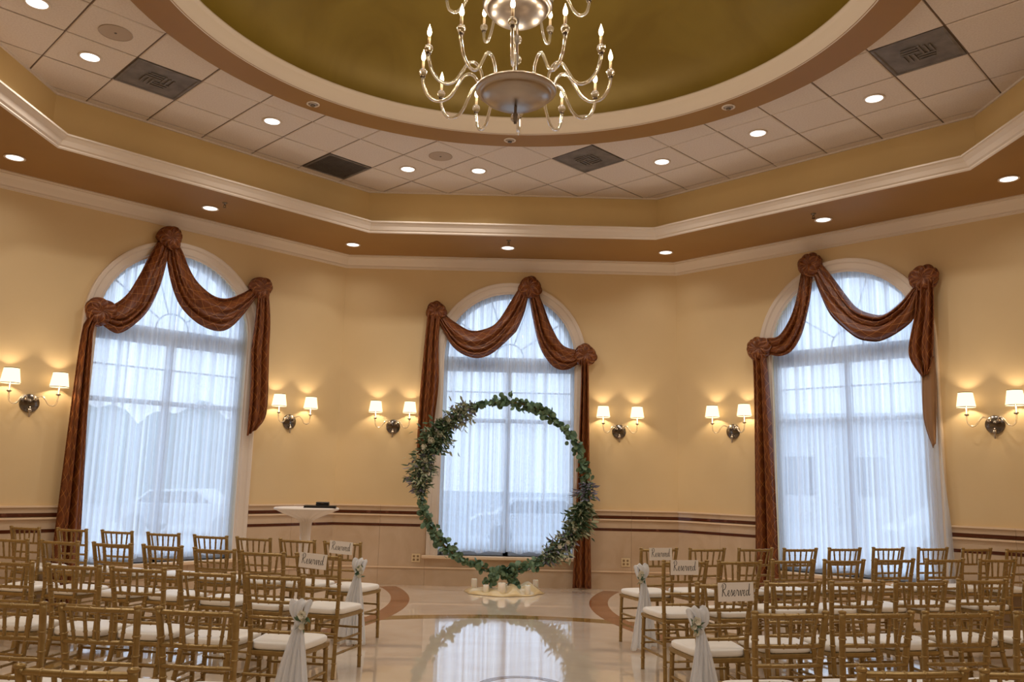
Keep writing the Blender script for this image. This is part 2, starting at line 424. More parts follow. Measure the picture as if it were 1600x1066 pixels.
# outlets
for s, nm in ((-1.21, 'ivory double wall outlet left of the flower hoop, above base marble'), (1.64, 'ivory double wall outlet right of the flower hoop, above base marble')):
    o = thing('wall_outlet', nm, 'outlet', wall_loc('C', s, .30, .016), 0, 'outlets in the marble wainscot')
    MB().box(-.058, .058, -.008, 0, 0, .115, .003).build('cover_plate', 'outlet_ivory', o)
    for dx in (-.026, .026):
        for dz in (.035, .08): MB().box(dx-.015, dx+.015, -.011, -.007, dz-.014, dz+.014, .003).build('socket', 'outlet_hole', o)

# ------------------------------------------------------------------ floor inlays
def arc_piece(c, r0, r1, t0, t1, m, n=8, z=.0012):
    mb = MB(); A = []; B = []
    for k in range(n+1):
        t = t0+(t1-t0)*k/n
        A.append((c[0]+r0*math.cos(t), c[1]+r0*math.sin(t), z)); B.append((c[0]+r1*math.cos(t), c[1]+r1*math.sin(t), z))
    mb.loft([A, B], False); mb.loft([[(x, y, -.001) for x, y, _ in A], A], False); mb.loft([B, [(x, y, -.001) for x, y, _ in B]], False)
    return mb
for sg in (-1, 1):
    for k in range(9):
        d = .115; t0 = -.62+k*d; t1 = t0+d-.0012
        if sg < 0: ts = (t0, t1)
        else: ts = (PI-t1, PI-t0)
        arc_piece((sg*5.03-.06, 3.95), 3.76, 3.98, ts[0], ts[1], 'inlay_red').build('red_inlay', 'inlay_red', floor)
for k in range(36):
    t0 = 2*PI*k/36; arc_piece((0, -.2), 3.34, 3.57, t0+.0003, t0+2*PI/36-.0003, 'inlay_gold', 6, .0008).build('gold_inlay', 'inlay_gold', floor)
for k in range(8):
    t0 = 2*PI*k/8; arc_piece((.12, .28), .255, .32, t0, t0+2*PI/8-.004, 'inlay_red', 6).build('medallion_inlay', 'inlay_gold', floor)

# ------------------------------------------------------------------ ceiling fixtures
def disc(r, z, n=24): return [(r*math.cos(2*PI*k/n), r*math.sin(2*PI*k/n), z) for k in range(n)]
can_src = {}
def can_light(p, z, label, group, watts, r=.085):
    o = thing('recessed_light', label, 'ceiling light', (p[0], p[1], z), 0, group)
    if 't' not in can_src:
        can_src['t'] = MB().lathe([(.085, 0), (.1, -.002), (.1, -.008), (.085, -.01), (.078, -.004)], 28).build('trim_ring', 'trim_white', o, True)
        can_src['l'] = obj('lens', disc(.08, -.005), [tuple(range(23, -1, -1))], 'lens_glow', o)
    else: inst(can_src['t'], 'trim_ring', o); inst(can_src['l'], 'lens', o)
    ld = bpy.data.lights.new('downlight', 'SPOT'); ld.energy = watts; ld.color = (1, .955, .89); ld.spot_size = 2.6; ld.spot_blend = .8; ld.shadow_soft_size = .07
    lo = bpy.data.objects.new('downlight', ld); col.objects.link(lo); lo.parent = o; lo.location = (0, 0, -.03)
    return o
can_lab = ['bright recessed ceiling light at the top left corner of the frame', 'recessed tile light just left of the leftmost dirty vent', 'recessed tile light between the leftmost vent and the dark return grille', 'recessed tile light right beside the dark return grille', 'recessed tile light just below the small round ceiling speaker near the middle', 'recessed tile light just right of the vent behind the chandelier', 'recessed tile light midway along the right row of ceiling tiles', 'recessed tile light just below the rightmost dirty vent']
for (a, b), lb in zip(CANS, can_lab):
    c = cell(a, b); can_light(c, ZC-.001, lb, 'recessed lights in the tile ceiling', CAN_W)
sof = [((-5.07, 2.14), 'recessed soffit light at the far left above the left sconce'), ((-3.61, 3.62), 'recessed soffit light above the left window'), ((-2.17, 5.05), 'recessed soffit light at the corner between left and centre walls'), ((-.06, 5.03), 'recessed soffit light above the centre window'), ((2.10, 5.07), 'recessed soffit light at the corner between centre and right walls'), ((3.66, 3.50), 'recessed soffit light above the right window'), ((4.99, 2.06), 'recessed soffit light at the far right edge')]
for p, lb in sof: can_light(p, Z1-.001, lb, 'recessed lights in the brown soffit', CAN_SOFFIT_W)
for p in ((-3.9, -1.6), (3.9, -1.6), (-3.4, -3.4), (3.4, -3.4), (-1.7, -4.6), (1.7, -4.6), (-3.4, -5.6), (3.4, -5.6), (0, -6.0)):  # extra unseen downlights, added behind the camera to light the hall
    can_light(p, ZC-.02, 'added unseen ceiling light over the rear of the hall', 'added unseen lights over the rear of the hall', CAN_W)
for p, lb in (((-2.04, 1.94), 'small eyeball spotlight at the left of the brown dome ring'), ((-.06, 2.72), 'small eyeball spotlight behind the chandelier in the brown dome ring'), ((2.09, 1.78), 'small eyeball spotlight at the right of the brown dome ring')):
    o = thing('eyeball_spotlight', lb, 'spotlight', (p[0], p[1], ZC-.03), 0, 'eyeball spotlights in the dome ring')
    MB().lathe([(.055, 0), (.066, -.002), (.066, -.007), (.052, -.01), (.046, -.004)], 24).build('trim_ring', 'trim_white', o, True)
    MB().sphere((0, 0, .005), .044, 14, 8, (1, 1, .6)).build('eyeball', 'silver_brushed', o, True)
    MB().lathe([(.024, -.016), (.024, -.026), (.014, -.028)], 14, caps=True).build('lamp', 'chrome_dark', o, True)
for (a, b), lb in (((-7.5, -.5), 'round flush ceiling speaker in the upper left tiles'), ((-1.5, -.5), 'round flush ceiling speaker behind the chandelier')):
    c = cell(a, b); o = thing('ceiling_speaker', lb, 'speaker', (c.x, c.y, ZC), 0, 'flush ceiling speakers')
    MB().lathe([(.135, 0), (.137, -.006), (.128, -.008), (.125, -.004)], 32).build('rim', 'speaker_grille', o, True)
    obj('grille', disc(.126, -.005, 32), [tuple(range(31, -1, -1))], 'speaker_grille', o); MB().lathe([(.012, -.004), (.01, -.009)], 10, caps=True).build('hub', 'vent_metal', o)
vl = {(-7, -2): 'dirty square air vent at the left, between tile lights', (-3, -3): 'dark square return air grille near the left tray corner', (0, 1): 'dirty diamond-set air vent behind the chandelier', (0, 7): 'dirty square air vent at the upper right'}
for (a, b), kind in VENTS.items():
    c = cell(a+.5, b+.5); o = thing('ceiling_vent', vl[(a, b)], 'air vent', (c.x, c.y, ZC), PI/4, 'square vents in the tile ceiling')
    h = TL/2-.008
    mb = MB(); mb.loft([[(x*k, y*k, z) for x, y in ((-1, -1), (1, -1), (1, 1), (-1, 1))] for k, z in ((h, .01), (h, -.002), (h-.02, -.006), (h-.03, .0))], True); mb.build('frame', 'vent_metal', o)
    obj('backing', [(-h, -h, .006), (h, -h, .006), (h, h, .006), (-h, h, .006)], [(3, 2, 1, 0)], 'vent_dark', o)
    if kind == 'return':
        for k in range(18):
            y = -h+.04+k*(2*h-.08)/17; MB().box(-h+.03, h-.03, y-.008, y+.006, -.003, .001).build('slat', 'vent_dark', o)
    else:
        obj('face_plate', [(-h+.03, -h+.03, .002), (h-.03, -h+.03, .002), (h-.03, h-.03, .002), (-h+.03, h-.03, .002)], [(3, 2, 1, 0)], 'vent_metal', o)
        for q in range(4):
            g = thing('q', '', ''); 
            for k in range(3):
                L0, y = .02, .03+k*.042
                mb = MB(); mb.box(-.02, .13-k*.012, y, y+.016, -.010, .0); s_ = mb.build('slat', 'vent_metal', o); s_.rotation_euler = (0, 0, q*PI/2)
            bpy.data.objects.remove(g)
for p, lb in (((-3.37, 3.42), 'fire sprinkler head in the soffit above the left window'), ((-.05, 4.69), 'fire sprinkler head in the soffit above the centre window'), ((3.47, 3.30), 'fire sprinkler head in the soffit above the right window')):
    o = thing('sprinkler_head', lb, 'sprinkler', (p[0], p[1], Z1), 0, 'sprinkler heads in the soffit')
    MB().lathe([(.03, 0), (.03, -.004), (.012, -.008), (.009, -.03)], 14).build('escutcheon', 'chrome_dark', o, True)
    MB().tube([(-.012, 0, -.028), (-.014, 0, -.042), (0, 0, -.054)], .003, 5).tube([(.012, 0, -.028), (.014, 0, -.042), (0, 0, -.054)], .003, 5).build('frame_arms', 'chrome_dark', o)
    MB().lathe([(.02, -.054), (.021, -.057)], 14, caps=True).build('deflector', 'chrome_dark', o)

# ------------------------------------------------------------------ chandelier
def chandelier():
    ax = (-.016, -.18)
    o = thing('chandelier', 'two-tier glass-arm chandelier with silver bowls and lit candle bulbs under the dome', 'chandelier', (ax[0], ax[1], 3.98))
    z = lambda v: v-3.98
    MB().tube([(0, 0, z(4.0)), (0, 0, z(6.38))], .011, 10).build('rod', 'rod_metal', o, True)
    MB().lathe([(.09, z(6.36)), (.1, z(6.38)), (.1, z(6.42))], 20, caps=True).build('canopy', 'silver_brushed', o, True)
    for zz, r in ((4.045, .035), (4.50, .036), (4.66, .036), (5.3, .04)): MB().sphere((0, 0, z(zz)), r, 18, 12).build('glass_ball', 'crystal', o, True)
    def bowl(zr, R, dep, nm):
        pr = [(R*math.sin(k*PI/2/12), zr-.02-dep*math.cos(k*PI/2/12)) for k in range(13)]
        pr = [(max(r*.86, .004), z(q)) for r, q in pr] + [(R*.9, z(zr-.018)), (R*.97, z(zr-.012)), (R, z(zr)), (R, z(zr+.012)), (R*.97, z(zr+.018)), (R*.3, z(zr+.03)), (.012, z(zr+.05))]
        return MB().lathe(pr, 48).build(nm, 'silver_brushed', o, True)
    bowl(4.25, .298, .10, 'bowl'); bowl(4.93, .262, .12, 'bowl')
    tiers = [(12, .27, 4.26, [(.27, 4.25), (.285, 4.33), (.33, 4.385), (.385, 4.37), (.435, 4.29), (.48, 4.215), (.54, 4.175), (.61, 4.185), (.665, 4.245), (.69, 4.33), (.692, 4.365)], .10, True),
             (6, .24, 4.94, [(.24, 4.94), (.27, 5.02), (.32, 5.05), (.37, 5.0), (.41, 4.92), (.46, 4.87), (.51, 4.89), (.53, 4.95), (.532, 4.985)], .0, False)]
    src = {}
    for n, r0, z0, P, off, lit in tiers:
        key = n
        for k in range(n):
            th = -PI/2 + .06*(1 if n == 12 else 0) + 2*PI*(k + (0 if n == 12 else .5))/n
            if n == 12: th = -PI/2 - .05 + 2*PI*k/n
            rt = (0, 0, th); rr, zz = P[-1]
            if key not in src:
                cv = catmull([(r, 0, z(q)) for r, q in P], 6)
                arm = MB().tube(cv, .0125, 8).build('glass_arm', 'crystal', o, True)
                ball = MB().sphere((rr, 0, z(zz+.035)), .031, 14, 9).build('glass_ball', 'crystal', o, True)
                cup = MB().lathe([(.012, z(zz-.012)), (.018, z(zz-.004)), (.018, z(zz+.004))], 12, (rr, 0, 0), True).build('cup', 'rod_metal', o, True)
                sl = MB().lathe([(.0105, z(zz+.064)), (.0105, z(zz+.125))], 12, (rr, 0, 0), True).build('candle_sleeve', 'candle_sleeve', o, True)
                bl = MB().lathe([(.006, z(zz+.125)), (.0155, z(zz+.145)), (.017, z(zz+.158)), (.011, z(zz+.185)), (.004, z(zz+.205)), (.001, z(zz+.218))], 12, (rr, 0, 0)).build('flame_bulb', 'bulb_glow' if lit or True else 'candle_sleeve', o, True)
                src[key] = (arm, ball, cup, sl, bl)
                arm.rotation_euler = rt
                for q in src[key][1:]: q.parent = arm
            else:
                na = inst(src[key][0], 'glass_arm', o, (0, 0, 0), rt)
                for q in src[key][1:]: inst(q, q.name.split('.')[0], na)
            ld = bpy.data.lights.new('bulb_light', 'POINT'); ld.energy = BULB_W if n == 12 else BULB_W*.6; ld.color = WARM; ld.shadow_soft_size = .03
            lo = bpy.data.objects.new('bulb_light', ld); col.objects.link(lo); lo.parent = o
            lo.location = (rr*math.cos(th), rr*math.sin(th), z(zz+.25))
chandelier()

# ------------------------------------------------------------------ wall sconces
sc_src = {}
def sconce(w, s, label):
    o = thing('wall_sconce', label, 'wall lamp', wall_loc(w, s, 2.125), ROT[w], 'two-light wall sconces')
    parts = []
    def P(name, mb, m, smooth=True): parts.append((name, mb, m, smooth))
    if not sc_src:
        L = []
        def mk(nm, mb, m): q = mb.build(nm, m, o, True); L.append(q)
        pl = MB(); pl.loft([[(r*math.cos(2*PI*k/32), y, r*math.sin(2*PI*k/32)) for k in range(32)] for r, y in ((.098, 0), (.098, -.012), (.09, -.02), (.004, -.024))], True); mk('back_plate', pl, 'chrome_dark')
        for sg in (-1, 1):
            cv = catmull([(sg*.035, -.022, .03), (sg*.05, -.07, .06), (sg*.085, -.105, .075), (sg*.12, -.12, .04), (sg*.15, -.125, -.005), (sg*.19, -.13, -.02), (sg*.225, -.13, .01), (sg*.235, -.13, .07), (sg*.235, -.13, .10)], 6)
            mk('glass_arm', MB().tube(cv, .008, 8), 'crystal')
            mk('socket', MB().tube([(sg*.04, -.02, .03), (sg*.045, -.05, .045)], .016, 10), 'silver_brushed')
            mk('candle_cup', MB().lathe([(.008, .09), (.022, .10), (.024, .112), (.010, .116), (.010, .20)], 14, (sg*.235, -.13, 0), True), 'silver_brushed')
            sh = MB().lathe([(.096, .185), (.072, .345)], 28, (sg*.235, -.13, 0)); mk('lamp_shade', sh, 'shade_glow')
            rm = MB(); rm.lathe([(.0975, .183), (.0975, .190)], 28, (sg*.235, -.13, 0)); rm.lathe([(.0735, .340), (.0735, .347)], 28, (sg*.235, -.13, 0)); mk('shade_trim', rm, 'rod_metal'); L[-1].parent = L[-2]
        mk('drop_finial', MB().lathe([(.004, -.15), (.010, -.145), (.009, -.11), (.005, -.10), (.02, -.085), (.02, -.07), (.006, -.055)], 12, (0, -.04, 0), True), 'silver_brushed')
        mk('finial_arm', MB().tube([(0, -.018, -.04), (0, -.04, -.045), (0, -.04, -.06)], .009, 8), 'silver_brushed')
        sc_src['L'] = L
    else:
        last = None
        for q in sc_src['L']:
            nm = q.name.split('.')[0]; last = inst(q, nm, last if nm == 'shade_trim' else o)
    for sg in (-1, 1):
        ld = bpy.data.lights.new('sconce_light', 'POINT'); ld.energy = SCONCE_W; ld.color = (1, .80, .54); ld.shadow_soft_size = .025
        lo = bpy.data.objects.new('sconce_light', ld); col.objects.link(lo); lo.parent = o; lo.location = (sg*.235, -.13, .262)
for w, s, lb in (('L', -1.51, 'two-shade wall sconce at the far left edge, left of the left window'), ('L', 1.60, 'two-shade wall sconce above the cocktail table, right of the left window'), ('C', -1.60, 'two-shade wall sconce just left of the centre window'), ('C', 1.55, 'two-shade wall sconce just right of the centre window'), ('R', -1.50, 'two-shade wall sconce just left of the right window'), ('R', 1.60, 'two-shade wall sconce at the far right edge, right of the right window')): sconce(w, s, lb)

# ------------------------------------------------------------------ draperies
def grid_faces(n, m): return [(i*m+j, i*m+j+1, (i+1)*m+j+1, (i+1)*m+j) for i in range(n-1) for j in range(m-1)]
def solid(o, t=.006):
    md = o.modifiers.new('thickness', 'SOLIDIFY'); md.thickness = t; md.offset = 0; return o
def swag(parent, top, bot, seed, m='drape_bronze'):
    rnd = random.Random(seed); N, K = 48, 36
    A = resample(catmull([(x, 0, z) for x, z in top], 8), N); B = resample(catmull([(x, 0, z) for x, z in bot], 8), N)
    ph = rnd.uniform(0, 6); v = []; uv = []
    for i in range(N):
        u = i/(N-1); e = math.sin(PI*u)
        for j in range(K):
            t = j/(K-1); p = A[i].lerp(B[i], t)
            q = t + .05*math.sin(3*PI*u+ph)*math.sin(PI*t)
            q2 = q + .10*math.sin(2.3*PI*q+ph) + .16*(u-.5)*math.sin(PI*t); fold = (abs(math.sin(PI*(3.1*q2 + ph)))**.6-.55)*.105*(.45+.55*e)*(.75+.25*math.sin(5*u+ph)) + .016*math.sin(2*PI*(4.3*q2 - .8*u) + 2*ph)*math.sin(PI*u) + .006*math.sin(2*PI*(9*q2+1.5*u))
            belly = .075 + .065*math.sin(PI*min(t*1.05, 1))**.7*(.5+.5*e)
            v.append((p.x, -belly-fold, p.z)); uv.append((u*1.35, t*.62))
    return solid(obj('swag', v, grid_faces(N, K), m, parent, True, uv))
def tail(parent, left, right, seed, pleats=3.0, amp=.026, m='drape_bronze', name='tail', base=.06):
    rnd = random.Random(seed); N, K = 40, 34; ph = rnd.uniform(0, 1)
    A = resample(catmull([(x, 0, z) for x, z in left], 8), N); B = resample(catmull([(x, 0, z) for x, z in right], 8), N); v = []; uv = []
    for i in range(N):
        u = i/(N-1)
        for j in range(K):
            t = j/(K-1); p = A[i].lerp(B[i], t)
            y = base + amp*(2*abs(math.sin(PI*(pleats*t + ph + .12*math.sin(2*u))))**.6-1) + .4*amp*math.sin(2*PI*(1.7*pleats*t - .3*u))
            v.append((p.x, -y, p.z)); uv.append((t*.55, A[i].z))
    return solid(obj(name, v, grid_faces(N, K), m, parent, True, uv))
def knot(parent, s, z, r, seed):
    rnd = random.Random(seed); n, m = 84, 24; v = []; uv = []; ph = rnd.uniform(0, 6)
    for i in range(m+1):
        t = PI*.97*i/m+.015; st = math.sin(t)
        for j in range(n):
            a = 2*PI*j/n; tw = a + 1.1*st*math.cos(t)
            k = 1 + .06*math.sin(3*a+ph)*st + .05*math.sin(7*tw + ph)*st
            pl = abs(math.sin(5.5*tw + ph + .8*math.sin(2*a+ph)))**.7 - .5
            rr = r*st*k
            dep = r*.62*math.cos(t) + r*(.26*pl*st + .10*math.sin(2*a+ph)*st)*(1 if math.cos(t) > -.3 else .3) - r*.22*math.exp(-(t/.35)**2)
            v.append((s + rr*math.cos(a), -.10 - dep, z + rr*math.sin(a)*.96)); uv.append((a*.12, t*.16))
    f = [(i*n+j, i*n+(j+1) % n, (i+1)*n+(j+1) % n, (i+1)*n+j) for i in range(m) for j in range(n)]
    return obj('rosette', v, f, 'drape_bronze', parent, True, uv)
DRAPE = {
 'L': dict(label='bronze diamond-patterned scarf valance with long left tail on the left window',
   knots=[(-.23, 4.22, .135), (-.93, 3.2, .15), (1.0, 3.82, .14)],
   swags=[([(-.88, 3.26), (-.79, 3.31), (-.65, 3.46), (-.54, 3.70), (-.47, 3.90), (-.36, 4.16)], [(-.95, 3.10), (-.79, 3.0), (-.69, 2.99), (-.55, 3.1), (-.40, 3.30), (-.30, 3.57), (-.25, 3.83), (-.22, 4.1)]),
          ([(-.14, 4.2), (-.06, 4.09), (.03, 3.92), (.16, 3.75), (.37, 3.62), (.55, 3.61), (.75, 3.71), (.95, 3.86)], [(-.23, 4.1), (-.23, 3.91), (-.13, 3.60), (0, 3.39), (.21, 3.24), (.44, 3.18), (.61, 3.23), (.78, 3.42), (.98, 3.74)])],
   tails=[([(-1.0, 3.25), (-1.07, 3.1), (-1.12, 2.79), (-1.15, .86), (-1.17, .02)], [(-.92, 3.15), (-.99, 2.98), (-.98, 2.66), (-.90, .79), (-.87, .02)]), ([(.94, 3.76), (.92, 3.31), (.90, 2.96), (.93, 2.56), (.93, 1.90)], [(1.08, 3.84), (1.15, 3.4), (1.17, 2.92), (1.19, 2.21), (1.06, 2.0)])]),
 'C': dict(label='bronze diamond-patterned scarf valance with long right tail behind the flower hoop',
   knots=[(.27, 4.13, .15), (-1.05, 3.76, .13), (1.06, 3.18, .145)],
   swags=[([(-1.0, 3.82), (-.91, 3.71), (-.76, 3.6), (-.56, 3.5), (-.35, 3.53), (-.18, 3.64), (.01, 3.95), (.14, 4.18)], [(-1.03, 3.65), (-.95, 3.49), (-.8, 3.26), (-.62, 3.14), (-.42, 3.11), (-.22, 3.2), (.03, 3.44), (.1, 3.53), (.2, 3.79), (.25, 4.05)]),
          ([(.36, 4.13), (.41, 4.01), (.48, 3.83), (.57, 3.6), (.71, 3.36), (.83, 3.28), (1.02, 3.25)], [(.26, 4.08), (.27, 3.95), (.33, 3.64), (.42, 3.3), (.55, 3.08), (.68, 2.98), (.83, 2.98), (1.02, 3.1)])],
   tails=[([(-1.13, 3.81), (-1.17, 3.64), (-1.23, 2.57), (-1.245, 1.75)], [(-.98, 3.77), (-1.0, 3.34), (-.98, 2.73), (-1.02, 2.2), (-1.03, 1.75)]), ([(1.0, 3.15), (1.0, 2.77), (.96, 1.45), (.91, .02)], [(1.1, 3.15), (1.11, 2.77), (1.13, 1.45), (1.16, .02)])]),
 'R': dict(label='bronze diamond-patterned scarf valance with long left tail on the right window',
   knots=[(-.32, 4.18, .14), (-1.04, 3.18, .15), (1.01, 3.80, .145)],
   swags=[([(-1.0, 3.27), (-.93, 3.31), (-.77, 3.32), (-.6, 3.51), (-.51, 3.74), (-.45, 4.06), (-.41, 4.18)], [(-1.0, 3.12), (-.89, 3.09), (-.76, 3.06), (-.61, 3.11), (-.48, 3.29), (-.39, 3.54), (-.33, 3.79), (-.3, 4.04), (-.29, 4.14)]),
          ([(-.24, 4.24), (-.16, 4.14), (-.05, 3.97), (.08, 3.75), (.21, 3.57), (.39, 3.47), (.54, 3.45), (.71, 3.55), (.88, 3.71), (1.0, 3.83)], [(-.29, 4.14), (-.28, 4.03), (-.21, 3.79), (-.1, 3.52), (.06, 3.33), (.22, 3.19), (.38, 3.14), (.5, 3.14), (.69, 3.22), (.86, 3.35), (.93, 3.54), (1.0, 3.72)])],
   tails=[([(-1.12, 3.12), (-1.11, 2.72), (-1.15, 1.1), (-1.17, .02)], [(-.96, 3.12), (-.93, 2.71), (-.87, 1.11), (-.86, .02)]), ([(.95, 3.75), (.91, 3.41), (.81, 2.95), (.94, 2.67)], [(1.13, 3.78), (1.11, 3.3), (1.07, 2.86), (1.0, 2.7)])]),
}
for n_, w in enumerate('LCR'):
    D = DRAPE[w]
    o = thing('scarf_valance', D['label'], 'curtain', wall_loc(w, 0, 0), ROT[w], 'bronze scarf valances')
    for k, (s, z, r) in enumerate(D['knots']): knot(o, s, z, r*1.1, n_*10+k)
    for k, (a, b) in enumerate(D['swags']): swag(o, a, b, n_*10+k+3)
    for k, (a, b) in enumerate(D['tails']):
        lng = a[-1][1] < .1
        tail(o, a, b, n_*10+k+6, 2.2 if lng else 2.6, .042 if lng else .034, base=.125 if lng else .135)
    if w == 'R': tail(o, [(.93, 2.85), (.93, 2.67), (.92, 2.2), (1.0, 1.88)], [(1.07, 2.9), (1.07, 2.48), (1.03, 1.93)], 77, 1.2, .012, 'lining_tan', 'tail_lining', base=.115)

def sheer(w, s0, s1, label, seed, y0=.055, zb=.44, front=False, edge=None):
    rnd = random.Random(seed); K = 190 if not front else 60; N = 14
    ph = [rnd.uniform(0, 6) for _ in range(5)]; o = thing('sheer_curtain', label, 'curtain', wall_loc(w, 0, 0), ROT[w], 'white sheer curtains')
    v = []
    for i in range(N):
        u = i/(N-1)
        for j in range(K):
            t = j/(K-1)
            if front:
                top = 3.05; s = (s0+.03)+(s1-s0)*t*(.35+.65*(1-(1-u)**1.0*0) if False else (.3+.7*(u**.7)))
            else:
                s = s0+(s1-s0)*t; x = min(abs(s), WIN_R-.012); top = WIN_SP+math.sqrt((WIN_R-.012)**2-x*x)
            bot = zb + .012*math.sin(9*s*2+ph[0]) + .012*abs(math.sin(14*s+ph[1]))
            z = top+(bot-top)*u
            fr = 2*PI*14; am = (.010+.016*u)
            y = am*(math.sin(fr*s+ph[1]+1.1*math.sin(5*s+ph[2])) + .5*math.sin(fr*.43*s+ph[3]+.4*u)) + .008*math.sin(2*PI*31*s+ph[4])*(1-.5*u)
            v.append((s, y0+y, z))
    p = obj('sheer_panel', v, grid_faces(N, K), 'sheer', o, True); return o
for w, nm in (('L', 'left'), ('C', 'centre'), ('R', 'right')):
    sheer(w, -.937, -.004, 'white sheer curtain filling the left half of the %s arched window' % nm, 10+ord(w))
    sheer(w, .004, .937, 'white sheer curtain filling the right half of the %s arched window' % nm, 40+ord(w))
sheer('R', .86, 1.12, 'loose sheer curtain spilling over the right casing of the right window', 5, y0=-.068, zb=.42, front=True)

# ------------------------------------------------------------------ flower hoop
def basis(n, rnd):
    n = n.normalized(); a = n.cross(Vector((rnd.uniform(-1, 1), rnd.uniform(-1, 1), rnd.uniform(-1, 1)))).normalized(); return a, n.cross(a)
def round_leaf(mb, c, r, rnd, facing=.6):
    n = Vector((rnd.uniform(-1, 1), -facing+rnd.uniform(-.8, .8), rnd.uniform(-1, 1))); a, b = basis(n, rnd); n.normalize()
    v = [c + n*r*.18]; k = 8
    for j in range(k): t = 2*PI*j/k; v.append(c + a*r*math.cos(t)*1.05 + b*r*math.sin(t)*.95)
    mb.add(v, [(0, 1+j, 1+(j+1) % k) for j in range(k)])
def lance_leaf(mb, c, d, L, W_, rnd):
    d = d.normalized(); sd = d.cross(Vector((rnd.uniform(-1, 1), rnd.uniform(-1, 1), rnd.uniform(-1, 1)))).normalized(); n = d.cross(sd)
    v = [c]; 
    for t, wd, h in ((.3, 1, .06), (.65, .8, .07), (1, 0, -.03)):
        p = c + d*L*t + n*L*h
        if wd: v += [p + sd*W_*wd, p - n*W_*.25, p - sd*W_*wd]
        else: v.append(p)
    mb.add(v, [(0, 1, 2), (0, 2, 3), (1, 4, 5, 2), (2, 5, 6, 3), (4, 7, 5), (5, 7, 6)])
def flower_hoop():
    cx, cyy, cz, R = -.045, 5.1, 1.365, 1.085
    o = thing('flower_hoop', 'tall round wedding hoop wrapped in eucalyptus with white flower clusters', 'wedding hoop', (cx, cyy, 0))
    MB().tube([(R*math.cos(2*PI*k/96), 0, cz+R*math.sin(2*PI*k/96)) for k in range(97)], .012, 8, False).build('hoop_frame', 'hoop_metal', o, True)
    st = MB(); st.tube([(-.13, 0, .02), (-.11, 0, cz-R*.994)], .01, 8); st.tube([(.13, 0, .02), (.11, 0, cz-R*.994)], .01, 8); st.build('stand_leg', 'hoop_metal', o, True)
    MB().box(-.25, .25, -.14, .14, 0, .012, .004).build('base_plate', 'hoop_metal', o)
    rnd = random.Random(3)
    P = lambda t, dr=0., dy=0.: Vector(((R+dr)*math.cos(t), dy, cz+(R+dr)*math.sin(t)))
    mb = MB()
    for k in range(560):
        t = 2*PI*(k+rnd.random())/560; deg = math.degrees(t) % 360
        sparse = .9
        wd = .046 + .016*math.sin(5*t+1) + .012*math.sin(13*t)
        if 60 < deg < 110: wd *= 1.1
        for q in range(3):
            if rnd.random() < .30: continue
            round_leaf(mb, P(t, rnd.gauss(0, wd*.62), rnd.uniform(-.05, .045)), rnd.uniform(.026, .046), rnd)
    # strands trailing down onto the stand
    for x0, x1, z1_ in ((-.10, -.13, .1), (.10, .14, .08), (.16, .20, .1), (.02, .06, .2), (-.02, -.2, .12)):
        for k in range(34):
            u = k/33; c = Vector((x0+(x1-x0)*u+rnd.gauss(0, .025), rnd.gauss(-.02, .035), (cz-R)*(1-u)+z1_*u+rnd.gauss(0, .02)))
            round_leaf(mb, c, rnd.uniform(.022, .038), rnd)
    mb.build('eucalyptus_garland', 'leaf_euc', o, True, 'stuff')
    cl = {'leaf_dark': MB(), 'leaf_pale': MB(), 'leaf_purple': MB(), 'leaf_euc': MB()}
    def cluster(t0, t1, n, wid, mix):
        for k in range(n):
            t = math.radians(rnd.uniform(t0, t1)); x = (math.degrees(t)-t0)/(t1-t0); env = math.sin(PI*min(max(x, .04), .96))**.5
            c = P(t, rnd.gauss(0, wid*.30)*env, rnd.uniform(-.09, .05)); d = (c-P(t)).normalized()*.9 + Vector((rnd.uniform(-1, 1), rnd.uniform(-1, .4), rnd.uniform(-1, .5)))
            lance_leaf(cl[rnd.choice(mix)], c, d, rnd.uniform(.06, .13)*(.6+.4*env), rnd.uniform(.009, .019), rnd)
    cluster(112, 136, 430, .20, ['leaf_purple', 'leaf_pale', 'leaf_pale', 'leaf_euc'])
    cluster(134, 158, 640, .30, ['leaf_dark', 'leaf_dark', 'leaf_dark', 'leaf_pale'])
    cluster(155, 188, 560, .24, ['leaf_pale', 'leaf_pale', 'leaf_dark', 'leaf_purple'])
    cluster(-9, 2, 120, .22, ['leaf_purple', 'leaf_purple', 'leaf_dark'])
    cluster(-36, -10, 600, .26, ['leaf_dark', 'leaf_dark', 'leaf_pale'])
    cluster(-60, -34, 460, .20, ['leaf_pale', 'leaf_purple', 'leaf_dark', 'leaf_pale'])
    for nm, q in (('olive_foliage', 'leaf_dark'), ('dusty_foliage', 'leaf_pale'), ('lavender_foliage', 'leaf_purple'), ('eucalyptus_sprigs', 'leaf_euc')): cl[q].build(nm, q, o, True, 'stuff')
    for t, dr, r in ((150, .02, .04), (143, -.03, .036), (156, .06, .036), (164, -.02, .03), (132, .02, .028), (-31, .0, .032), (-40, .02, .028), (-46, -.02, .026)):
        t = math.radians(t); c = P(t, dr, -.09); mb = MB()
        for L_, (nn, rr, tl) in enumerate(((3, .45, .25), (5, .8, .6), (6, 1.05, 1.0))):
            for j in range(nn):
                a = 2*PI*(j+.5*L_)/nn; d = Vector((math.cos(a)*tl, -1.1+.35*L_, math.sin(a)*tl)).normalized(); sd = d.cross(Vector((0, 1, 0))).normalized()
                b = c + Vector((math.cos(a), 0, math.sin(a)))*r*.15
                mb.add([b - sd*r*.25, b + sd*r*.25, b + d*r*rr*.8 + sd*r*.5, b + d*r*rr*1.05, b + d*r*rr*.8 - sd*r*.5], [(0, 1, 2, 3, 4)])
        mb.sphere(tuple(c + Vector((0, -.01, 0))), r*.45, 10, 6); mb.build('white_rose', 'flower_white', o, True)
flower_hoop()
